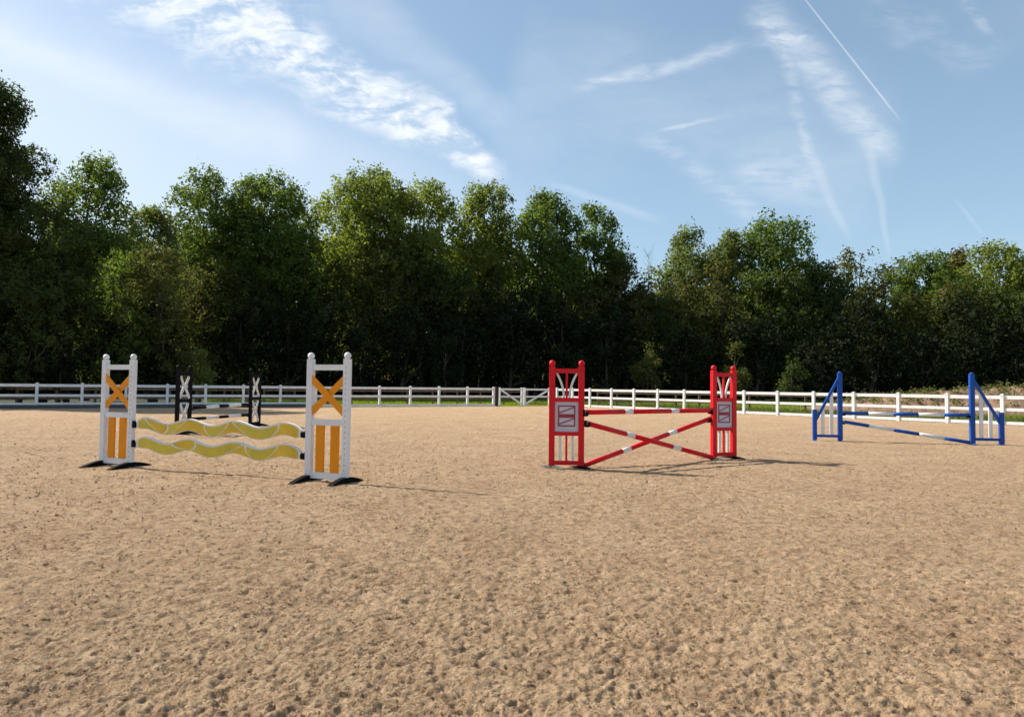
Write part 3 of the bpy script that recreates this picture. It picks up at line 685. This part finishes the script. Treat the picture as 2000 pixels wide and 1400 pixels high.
# ------------------------------------------------------------------ foliage
def leaf_mesh(name, P, size, mat, rng, tone, up_bias=.35, elong=1.7, D=None):
    n_ = len(P)
    nr = rng.normal(size=(n_, 3)) * (1.0 if D is None else .5)
    if D is None: nr[:, 2] = np.abs(nr[:, 2]) * (1 + up_bias)
    else: nr = nr + D * .8 + np.array([0, 0, .15])
    nr /= np.linalg.norm(nr, axis=1, keepdims=True)
    a = np.cross(nr, rng.normal(size=(n_, 3))); a /= np.linalg.norm(a, axis=1, keepdims=True) + 1e-9
    b = np.cross(nr, a); s = size * rng.uniform(.6, 1.35, (n_, 1)); a = a * s * .5; b = b * s * .5 / elong; nn = nr * s * .12
    V = np.empty((n_, 4, 3), dtype=np.float32); V[:, 0] = P - a; V[:, 1] = P + b * 1.0 - a * .15 + nn; V[:, 2] = P + a; V[:, 3] = P - b * 1.0 - a * .15 + nn
    me = mesh_from(name, V.reshape(-1, 3), np.arange(n_ * 4).reshape(-1, 4), mat)
    at_ = me.attributes.new('tone', 'FLOAT', 'FACE'); at_.data.foreach_set('value', np.clip(tone, 0, 1).astype(np.float32))
    return me
def crown_points(rng, rx, ry, rz, nl, ntuft, nleaf, tr, shape=1.0, lobe=(.26, .40)):
    """lobes spread over an uneven envelope, tufts on the lobes, leaves in the tufts"""
    u = rng.uniform(-1, 1, nl) if shape >= 1 else rng.uniform(-.75, 1, nl) ** 1.0; th = np.pi * (3 - np.sqrt(5)) * np.arange(nl) + rng.uniform(-.5, .5, nl)
    u = np.sort(u)[np.argsort(rng.random(nl))]
    prof = np.clip(1 - np.abs(u) ** (3.4 if shape < .7 else 2.6), .03, 1) ** (.5 if shape < .7 else .6)
    rad = np.sqrt(rng.uniform(.04, .78, nl)) * prof
    LC = np.stack([rad * np.cos(th) * rx, rad * np.sin(th) * ry, u * .86 * rz], -1)
    LR = rng.uniform(lobe[0], lobe[1], nl) * min(rx, rz) * (1 - .25 * np.clip(u, 0, 1))
    w = LR ** 2; w = w / w.sum(); li = rng.choice(nl, ntuft, p=w)
    d = rng.normal(size=(ntuft, 3)); d[:, 2] = d[:, 2] + .35; d /= np.linalg.norm(d, axis=1, keepdims=True)
    T = LC[li] + d * (LR[li] * rng.uniform(.6, 1.10, ntuft))[:, None] * np.array([1, 1, .95])
    lt = rng.normal(0, .13, nl); tt_ = .42 + lt[li] + rng.normal(0, .16, ntuft)
    k = np.repeat(np.arange(ntuft), nleaf); trr = tr * rng.uniform(.5, 1.3, ntuft)
    P = T[k] + np.clip(rng.normal(size=(len(k), 3)), -1.9, 1.9) * (trr[k])[:, None] * np.array([.8, .8, 1.0])
    return P, tt_[k] + rng.normal(0, .07, len(k)), LC, LR, d[k]
TREES = 0; TRI = 0
def tree(px, topy, halfw, Y, tone, label, bottom=0.0, seed=0, dens=1.0, leaf=.23, shape=.8, group='trees of the wood behind the arena', bark=BARK, name='tree', ydepth=.8, nl=None, lobe=(.28, .44), cat='tree', tuft=.27, lean=0):
    """top and half width given where they show in the picture, at distance Y"""
    global TRI
    rng = np.random.default_rng(1000 + seed)
    top = at(px, topy, Y); H = top.z; rx = halfw / FP * Y; base = Vector((top.x, Y, -.08))
    zb = bottom * H; rz = (H - zb) / 2 * 1.0; cz = zb + rz
    q_ = Y / 50; leaf *= q_; tuft *= q_; area = 4 * math.pi * rx * rz / q_ ** 2; ntuft = int(max(60, area * 2.9 * dens)); nleaf = 21
    nl = nl or int(34 + area * .16)
    P, tn, LC, LR, DD = crown_points(rng, rx, rx * ydepth, rz, nl, ntuft, nleaf, tuft, shape, lobe)
    P[:, 2] += cz; P[:, 0] += lean * (P[:, 2] - zb)
    kp = P[:, 2] > .02; P, tn, DD = P[kp], tn[kp], DD[kp]
    # bring the crown's highest leaves to the height seen
    P[:, 2] *= H / np.percentile(P[:, 2], 99.7)
    t = thing(name, label, cat, base, rng.uniform(-.3, .3), group)
    link('crown', leaf_mesh('crown', P, leaf, LM[tone], rng, tn, D=DD), t); TRI += len(P) * 2
    # trunk and limbs
    bm = bmesh.new(); r0_ = .028 * H * .55 + .05; pts = [Vector((0, 0, -.2))]; n_ = 7
    for k in range(1, n_ + 1): pts.append(Vector((rng.normal(0, .02) * H * .4 + lean * H * .8 * k / n_, rng.normal(0, .02) * H * .4, H * .86 * k / n_)))
    add_tube(bm, pts, [r0_ * (1 - .85 * k / n_) for k in range(n_ + 1)], 8)
    link('trunk', finish(bm, 'trunk', bark), t)
    idx = rng.choice(len(LC), min(7, len(LC)), replace=False)
    for q in idx:
        e = Vector(LC[q]) + Vector((0, 0, cz)); 
        zs = max(.12 * H, e.z - (.25 * H + abs(e.x) * .7)); f = min(.95, max(.05, zs / (H * .86)))
        i0 = f * n_; k0 = int(i0); s0 = pts[k0].lerp(pts[min(k0 + 1, n_)], i0 - k0)
        mid = s0.lerp(e, .5) + Vector((rng.normal(0, .2), rng.normal(0, .2), -.25))
        bm = bmesh.new(); rr_ = r0_ * (1 - .85 * f) * .62; add_tube(bm, [s0, s0.lerp(mid, .6), mid, mid.lerp(e, .55), e], [rr_, rr_ * .8, rr_ * .6, rr_ * .4, rr_ * .15], 6)
        link('limb', finish(bm, 'limb', bark), t)
    return t
T = [  # px, top y, half width, distance, tone, label, options
 (-45, 150, 112, 40, 'dark', 'tallest dark tree at the left edge of the picture', dict(shape=.75, lobe=(.26, .38), dens=1.8)),
 (95, 395, 78, 39, 'dark', 'dark tree filling the gap beneath the left edge tree and the poplar', dict()),
 (182, 306, 84, 50, 'mid', 'green poplar standing alone against the sky right of the left edge tree', dict(shape=.85)),
 (302, 405, 62, 56, 'pale', 'lower pale tree in the dip between the lone poplar and the round bright tree', dict(dens=.8)),
 (425, 340, 92, 46, 'mid', 'broad round green tree above the black jump', dict(shape=.62)),
 (535, 343, 88, 47, 'mid', 'broad darker green tree left of the white and orange near wing', dict(shape=.6)),
 (617, 400, 52, 58, 'pale', 'thin bluish tree in the notch left of the yellow green tree', dict(dens=.5)),
 (722, 332, 92, 51, 'bright', 'tallest yellow green tree above the white near wing', dict(shape=.6)),
 (830, 354, 72, 53, 'bright', 'yellow green tree with a rounded top just right of the tallest yellow one', dict(shape=.65)),
 (945, 361, 66, 55, 'bright', 'yellow green tree with twin tips in the middle of the picture', dict(shape=.75)),
 (1068, 374, 68, 57, 'mid', 'pointed green tree above the left red wing', dict(shape=.85)),
 (1163, 402, 58, 58, 'mid', 'green tree stepping down on the right of the pointed one', dict(shape=.8)),
 (1222, 498, 44, 57, 'olive', 'small olive tree at the low gap in the skyline', dict(dens=.7)),
 (1278, 548, 46, 60, 'olive', 'low thin olive tree filling the dip beneath the bare twigs', dict(dens=.6)),
 (1340, 443, 60, 64, 'pale', 'pale slim poplar right of the gap in the skyline', dict(shape=.8, dens=.75)),
 (1428, 452, 52, 62, 'pale', 'pale tree joined to the left of the round topped right tree', dict(shape=.8)),
 (1514, 422, 74, 62, 'mid', 'round topped tree, highest of the right half', dict(shape=.6, dens=.8)),
 (1606, 515, 46, 60, 'dark', 'low dark tree right of the round topped tree', dict()),
 (1682, 487, 72, 66, 'olive', 'thin greyish tree with bare twigs between the two right hand groups', dict(dens=.5)),
 (1806, 496, 72, 62, 'mid', 'broad rounded tree above the right blue wing', dict(shape=.6)),
 (1868, 486, 34, 70, 'rust', 'small reddish tree peeping over between the last two on the right', dict(dens=.8)),
 (1950, 474, 82, 61, 'bright', 'yellow green tree at the right edge of the picture', dict(shape=.65)),
 (2090, 470, 90, 60, 'mid', 'green tree cut by the right edge of the picture', dict(shape=.65)),
]
for k, (px, ty, hw, Y_, tone, lab, opt) in enumerate(T):
    if px > 330: Y_ *= 1.45
    opt = dict(opt); opt['dens'] = 1.55 * opt.get('dens', 1.0)
    tree(px, ty, hw * 1.13, Y_, tone, lab, bottom=.30, seed=k, **opt)
for k, (px, ty, hw, Y_, nth) in enumerate(((-260, 190, 130, 41, 'first'), (-520, 230, 140, 43, 'second'))):
    tree(px, ty, hw, Y_, 'dark', nth + ' dark tree of the same wood to the left of the tallest left edge tree', bottom=.1, seed=60 + k, dens=.45, leaf=.34)
# lower, darker trees and scrub along the wood's edge
U = [
 (-60, 470, 95, 36, 'under', 'deep shaded tree low at the left edge behind the fence'),
 (45, 520, 80, 37, 'dark', 'dark bushy tree behind the leftmost fence posts'),
 (140, 470, 72, 40, 'dark', 'dark bushy tree left of the left white wing'),
 (226, 478, 70, 42, 'mid', 'bushy tree with some lit leaves straight above the left white wing'),
 (312, 470, 72, 43, 'olive', 'olive brown bushy tree right of the left white wing'),
 (400, 500, 74, 41, 'olive', 'olive scrub tree above the nearer black wing'),
 (486, 520, 76, 43, 'dark', 'dark bushy tree above the further black wing'),
 (575, 470, 72, 45, 'dark', 'dark bushy tree left above the near white wing'),
 (655, 490, 72, 46, 'dark', 'dark bushy tree right above the near white wing'),
 (742, 450, 74, 48, 'olive', 'olive tree with visible branches below the tallest yellow green tree'),
 (826, 470, 66, 49, 'dark', 'dark bushy tree above the fence left of the gate'),
 (905, 510, 64, 50, 'dark', 'black green tree straight above the gate side fence'),
 (975, 520, 62, 51, 'under', 'deep shaded tree above the white gate'),
 (1050, 540, 62, 52, 'under', 'deep shaded tree directly above the left red wing'),
 (1128, 545, 64, 53, 'olive', 'olive bushy tree right above the left red wing'),
 (1200, 520, 60, 54, 'olive', 'olive bushy tree above the middle of the crossed poles'),
 (1283, 560, 58, 55, 'dark', 'dark low tree beneath the skyline gap'),
 (1345, 520, 56, 57, 'olive', 'olive tree beneath the pale slim poplar'),
 (1412, 500, 58, 56, 'olive', 'hanging willow like olive tree above the right red wing'),
 (1488, 510, 60, 57, 'mid', 'green bushy tree right above the right red wing'),
 (1560, 505, 60, 56, 'dark', 'dark bushy tree between the red and the blue jump'),
 (1640, 535, 60, 57, 'dark', 'dark bushy tree above the left blue wing'),
 (1712, 590, 58, 60, 'under', 'deep shaded low tree above the blue and white poles'),
 (1785, 560, 62, 57, 'olive', 'olive bushy tree left of the right blue wing'),
 (1862, 540, 64, 56, 'olive', 'olive bushy tree straight above the right blue wing'),
 (1945, 545, 66, 55, 'dark', 'dark bushy tree right of the right blue wing'),
 (2040, 540, 70, 54, 'dark', 'dark bushy tree at the right edge behind the earth bank'),
]
for k, (px, ty, hw, Y_, tone, lab) in enumerate(U):
    if px > 380: Y_ *= 1.50
    ty += 12
    tree(px, ty, hw * 1.12, Y_, tone, lab, bottom=.0, seed=100 + k, dens=.62, leaf=.24, shape=.55, group='bushy trees along the edge of the wood', name='bushy_tree', ydepth=.6)
# small shrubs with paler leaves
for k, (px, ty, hw, Y_, tone, lab) in enumerate((
 (392, 678, 34, 49, 'pale', 'pale grey green shrub behind the nearer black wing'),
 (1266, 668, 26, 68, 'olive', 'pale olive shrub low behind the crossed poles'),
 (1435, 668, 30, 68, 'olive', 'leafy olive shrub beside the right red wing'),
 (1545, 694, 28, 68, 'dark', 'small green shrub between red and blue jump'),
 (120, 690, 30, 38, 'under', 'dark shrub behind the fence left of the left white wing'),
 (870, 655, 30, 63, 'under', 'dark shrub behind the fence right of the near white wing'))):
    tree(px, ty, hw, Y_, tone, lab, bottom=0, seed=200 + k, dens=1.0, leaf=.19, shape=.6, group='shrubs at the foot of the wood', name='shrub', cat='shrub', nl=14, tuft=.2)
LOW = [(-10, 'at the left edge'), (95, 'behind the second leftmost fence post'), (205, 'between the posts of the left white wing'), (300, 'just right of the left white wing'), (470, 'left beside the further black wing'),
 (565, 'between the further black wing and the near white wing'), (690, 'just right of the near white wing'), (790, 'halfway from the near white wing to the gate'), (905, 'at the gate post'), (1000, 'behind the white gate'),
 (1100, 'seen through the top of the left red wing'), (1185, 'just right of the left red wing'), (1340, 'just left of the right red wing'), (1480, 'just right of the right red wing'), (1600, 'left beside the left blue wing'),
 (1700, 'above the left half of the blue poles'), (1800, 'above the right half of the blue poles'), (1900, 'behind the right blue wing'), (1985, 'at the right edge above the earth bank')]
for k, (px, where) in enumerate(LOW):
    rr_ = random.Random(k + 40); Y_ = np.interp(px, [0, 350, 420, 1000, 2000], [37, 44, 60, 72, 79])
    tree(px, rr_.uniform(575, 640), rr_.uniform(58, 72), Y_, 'under', 'deep green shaded bush low ' + where, bottom=0, seed=300 + k, dens=.5, leaf=.26, shape=.5, group='dark bushes under the wood edge', name='bush', cat='bush', ydepth=.45)  # bush row added as a dark band, its shade put into the leaf colour
# bare twiggy sapling in the skyline gap
def bare_tree(px, ty, Y, label, seed):
    rnd = random.Random(seed); top = at(px, ty, Y); H = top.z
    t = thing('bare_tree', label, 'tree', (top.x, Y, -.08), 0, None)
    bm = bmesh.new(); add_tube(bm, [(0, 0, -.2), (.1, 0, H * .4), (.0, 0, H * .75), (.15, 0, H)], [.09, .06, .035, .01], 6); link('trunk', finish(bm, 'trunk', PBARK), t)
    bm = bmesh.new()
    for k in range(46):
        z = H * rnd.uniform(.5, .95); a = rnd.uniform(0, 6.28); ln = rnd.uniform(.8, 2.2) * (1.25 - z / H) * 2.2
        x, y = math.cos(a), math.sin(a)
        add_tube(bm, [(0.05, 0, z), (x * ln * .5, y * ln * .5, z + ln * .5), (x * ln * .8 + rnd.uniform(-.2, .2), y * ln * .8, z + ln * 1.1)], [.03, .02, .008], 4, False)
    tag(link('twigs', finish(bm, 'twigs', PBARK), t), kind='stuff')
bare_tree(1266, 482, 98, 'bare pale twiggy tree standing in the gap of the skyline', 5)
# the depth of the wood behind: one dark mass
rng = np.random.default_rng(5); PT = []
sil = [(-900, 330), (-300, 300), (0, 470), (250, 500), (560, 470), (900, 470), (1150, 520), (1230, 590), (1290, 600), (1350, 560), (1600, 560), (1700, 600), (1760, 590), (1850, 560), (2100, 540), (2700, 540)]
npt = 105000
pxs = rng.uniform(-900, 2500, npt); tops = np.interp(pxs, [a for a, b in sil], [b for a, b in sil]) + 14 * np.sin(pxs / 23.) + 10 * np.sin(pxs / 9.1)
Yb = np.interp(pxs, [-900, 0, 1000, 2500], [50, 66, 98, 104]) + rng.uniform(0, 7, npt)
zt = EYE + (755 - tops) / FP * Yb; P = np.stack([(pxs - 1000) / FP * Yb, Yb, zt * rng.random(npt) ** 1.15], -1)
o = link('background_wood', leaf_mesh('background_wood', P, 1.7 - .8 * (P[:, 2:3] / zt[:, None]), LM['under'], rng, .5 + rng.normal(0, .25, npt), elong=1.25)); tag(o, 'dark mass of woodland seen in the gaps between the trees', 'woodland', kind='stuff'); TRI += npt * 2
print('leaf tris', TRI, 'sand', len(quads) * 2)

# ------------------------------------------------------------------ grass, weeds, earth bank
def blades(name, P, h, mat, rng, label, cat):
    n_ = len(P); a = rng.uniform(0, 2*np.pi, n_); w = .022 * rng.uniform(.7, 1.6, n_); hh = h * rng.uniform(.4, 1.25, n_); dx, dy = np.cos(a), np.sin(a); ln = rng.normal(0, .3, (n_, 2)) * hh[:, None]
    V = np.empty((n_, 4, 3), dtype=np.float32)
    V[:, 0] = P - np.stack([dx*w, dy*w, 0*w], -1); V[:, 1] = P + np.stack([dx*w, dy*w, 0*w], -1)
    V[:, 2] = P + np.stack([ln[:, 0] + dx*w*.3, ln[:, 1] + dy*w*.3, hh], -1); V[:, 3] = P + np.stack([ln[:, 0] - dx*w*.3, ln[:, 1] - dy*w*.3, hh * .97], -1)
    me = mesh_from(name, V.reshape(-1, 3), np.arange(n_*4).reshape(-1, 4), mat)
    at_ = me.attributes.new('tone', 'FLOAT', 'FACE'); at_.data.foreach_set('value', np.clip(rng.normal(.5, .25, n_), 0, 1).astype(np.float32))
    return tag(link(name, me), label, cat, kind='stuff')
rng = np.random.default_rng(9)
def strip(A, d, n, s0, s1, w0, w1, num, seed):
    s = rng.uniform(s0, s1, num); w = rng.uniform(w0, w1, num); d2 = np.array(d); n2 = np.array(n)
    return np.array(A)[None, :] + s[:, None] * d2[None, :] + w[:, None] * n2[None, :] + np.array([0, 0, -.055])
LL = (CN - A0).length
gpx = rng.uniform(400, 2120, 130000); Df = np.array([min((hit(x, A0, dirL).y if x < 1085 else hit(x, CN, dirR).y) for x in (q,)) for q in range(400, 2130, 10)])
Df = np.interp(gpx, np.arange(400, 2130, 10), Df); De = np.interp(gpx, [a for a, b in EDGE], [b for a, b in EDGE]); gD = Df + .35 + (De - Df) * rng.random(130000) ** 1.3
P1 = np.stack([(gpx - 1000) / FP * gD, gD, np.full(130000, -.055)], -1)
P1 = P1[pnoise(P1[:, 0] / 1.7, P1[:, 1] / 1.7, 40) > -.25]
blades('grass', P1, .11, LM['grass'], rng, 'bright short grass between the arena fence and the wood', 'grass')
P3 = strip(CN, dirR, outR, -4, 34, .15, .8, 3500, 0); P4 = strip(CN, dirR, outR, -4, 34, 5.0, 6.5, 5000, 0)
blades('long_grass', np.concatenate([P3, P4]), .26, LM['weed'], rng, 'longer uncut grass along the foot of the fences', 'grass')
# loose clods and crumbs of sand in the foreground
def clods():
    r_ = np.random.default_rng(12); n_ = 105000
    a = r_.uniform(-R(44), R(44), n_); d = 2.3 * (30.0 / 2.3) ** r_.random(n_) ** 1.15; x, y = d * np.sin(a), d * np.cos(a)
    keep = pnoise(x / .5, y / .5, 61) + pnoise(x / .12, y / .12, 62) > -.25; x, y = x[keep], y[keep]; d = d[keep]; n_ = len(x)
    z = sand_height(x, y, np.maximum(d * .0041, .0)); s_ = (.0035 + .010 * r_.random(n_) ** 3.0) * np.clip(d / 4.2, .7, 2.6)
    B = np.stack([x, y, z - s_ * .2], -1); th = r_.uniform(0, 6.28, n_)
    V = np.empty((n_, 4, 3), dtype=np.float32)
    for k in range(3):
        q = th + k * 2.094; V[:, k] = B + np.stack([np.cos(q) * s_ * r_.uniform(.6, 1.5, n_), np.sin(q) * s_ * r_.uniform(.6, 1.5, n_), 0 * s_], -1)
    V[:, 3] = B + np.stack([r_.normal(0, .25, n_) * s_, r_.normal(0, .25, n_) * s_, s_ * r_.uniform(.5, 1.15, n_)], -1)
    me = bpy.data.meshes.new('sand_clods'); F = (np.arange(n_)[:, None, None] * 4 + np.array([[0, 1, 3], [1, 2, 3], [2, 0, 3]])[None]).reshape(-1, 3)
    me.vertices.add(n_ * 4); me.vertices.foreach_set('co', V.ravel()); me.loops.add(len(F) * 3); me.loops.foreach_set('vertex_index', F.astype(np.int32).ravel())
    me.polygons.add(len(F)); me.polygons.foreach_set('loop_start', np.arange(len(F), dtype=np.int32) * 3); me.polygons.foreach_set('loop_total', np.full(len(F), 3, dtype=np.int32)); me.update(calc_edges=True); me.materials.append(SAND)
    tag(link('sand_clods', me), 'loose crumbs of sand lying on the raked arena surface', 'sand clods', kind='stuff')
clods()
# earth bank at the right
def bank():
    cx = at(2000, 760, 44); nx, ny = 150, 44; L_, W_ = 27.0, 9.0
    u = np.linspace(-.5, .5, nx); v = np.linspace(-.5, .5, ny); U_, V_ = np.meshgrid(u, v, indexing='ij')
    x = U_ * L_; y = V_ * W_
    base = np.clip(1 - (2 * np.abs(U_)) ** 2.6, 0, 1) ** .8 * np.clip(1 - (2 * np.abs(V_)) ** 2.0, 0, 1)
    base *= .55 + .45 * np.clip((U_ + .5) * 2.2, 0, 1)
    h = base * (1.62 + .30 * pnoise(x / 3.1, y / 3.1, 51) + .28 * pnoise(x / 1.1, y / 1.1, 52)) + np.clip(base * 4, 0, 1) * (.14 * pnoise(x / .42, y / .42, 53) + .08 * np.abs(pnoise(x / .2, y / .2, 54)))
    h -= .12
    co_ = np.stack([x, y, h], -1).reshape(-1, 3); i_, j_ = np.meshgrid(np.arange(nx-1), np.arange(ny-1), indexing='ij')
    q = np.stack([i_*ny+j_, (i_+1)*ny+j_, (i_+1)*ny+j_+1, i_*ny+j_+1], -1).reshape(-1, 4)
    me = mesh_from('soil', co_, q, EARTH, False)
    t = thing('earth_bank', 'brown heap of dug earth with weeds behind the fence at the right edge', 'earth bank', (cx.x, cx.y, 0), R(-16))
    link('soil', me, t)
    idx = np.where(h.ravel() > .35)[0]; r_ = np.random.default_rng(3); k = r_.choice(idx, 420); P = np.repeat(co_[k], 22, axis=0) + r_.normal(0, 1, (420*22, 3)) * np.array([.16, .16, .13]) + np.array([0, 0, .10])
    w = link('weeds', leaf_mesh('weeds', P, .15, LM['weed'], r_, r_.normal(.5, .25, len(P))), t); w['kind'] = 'stuff'
bank()
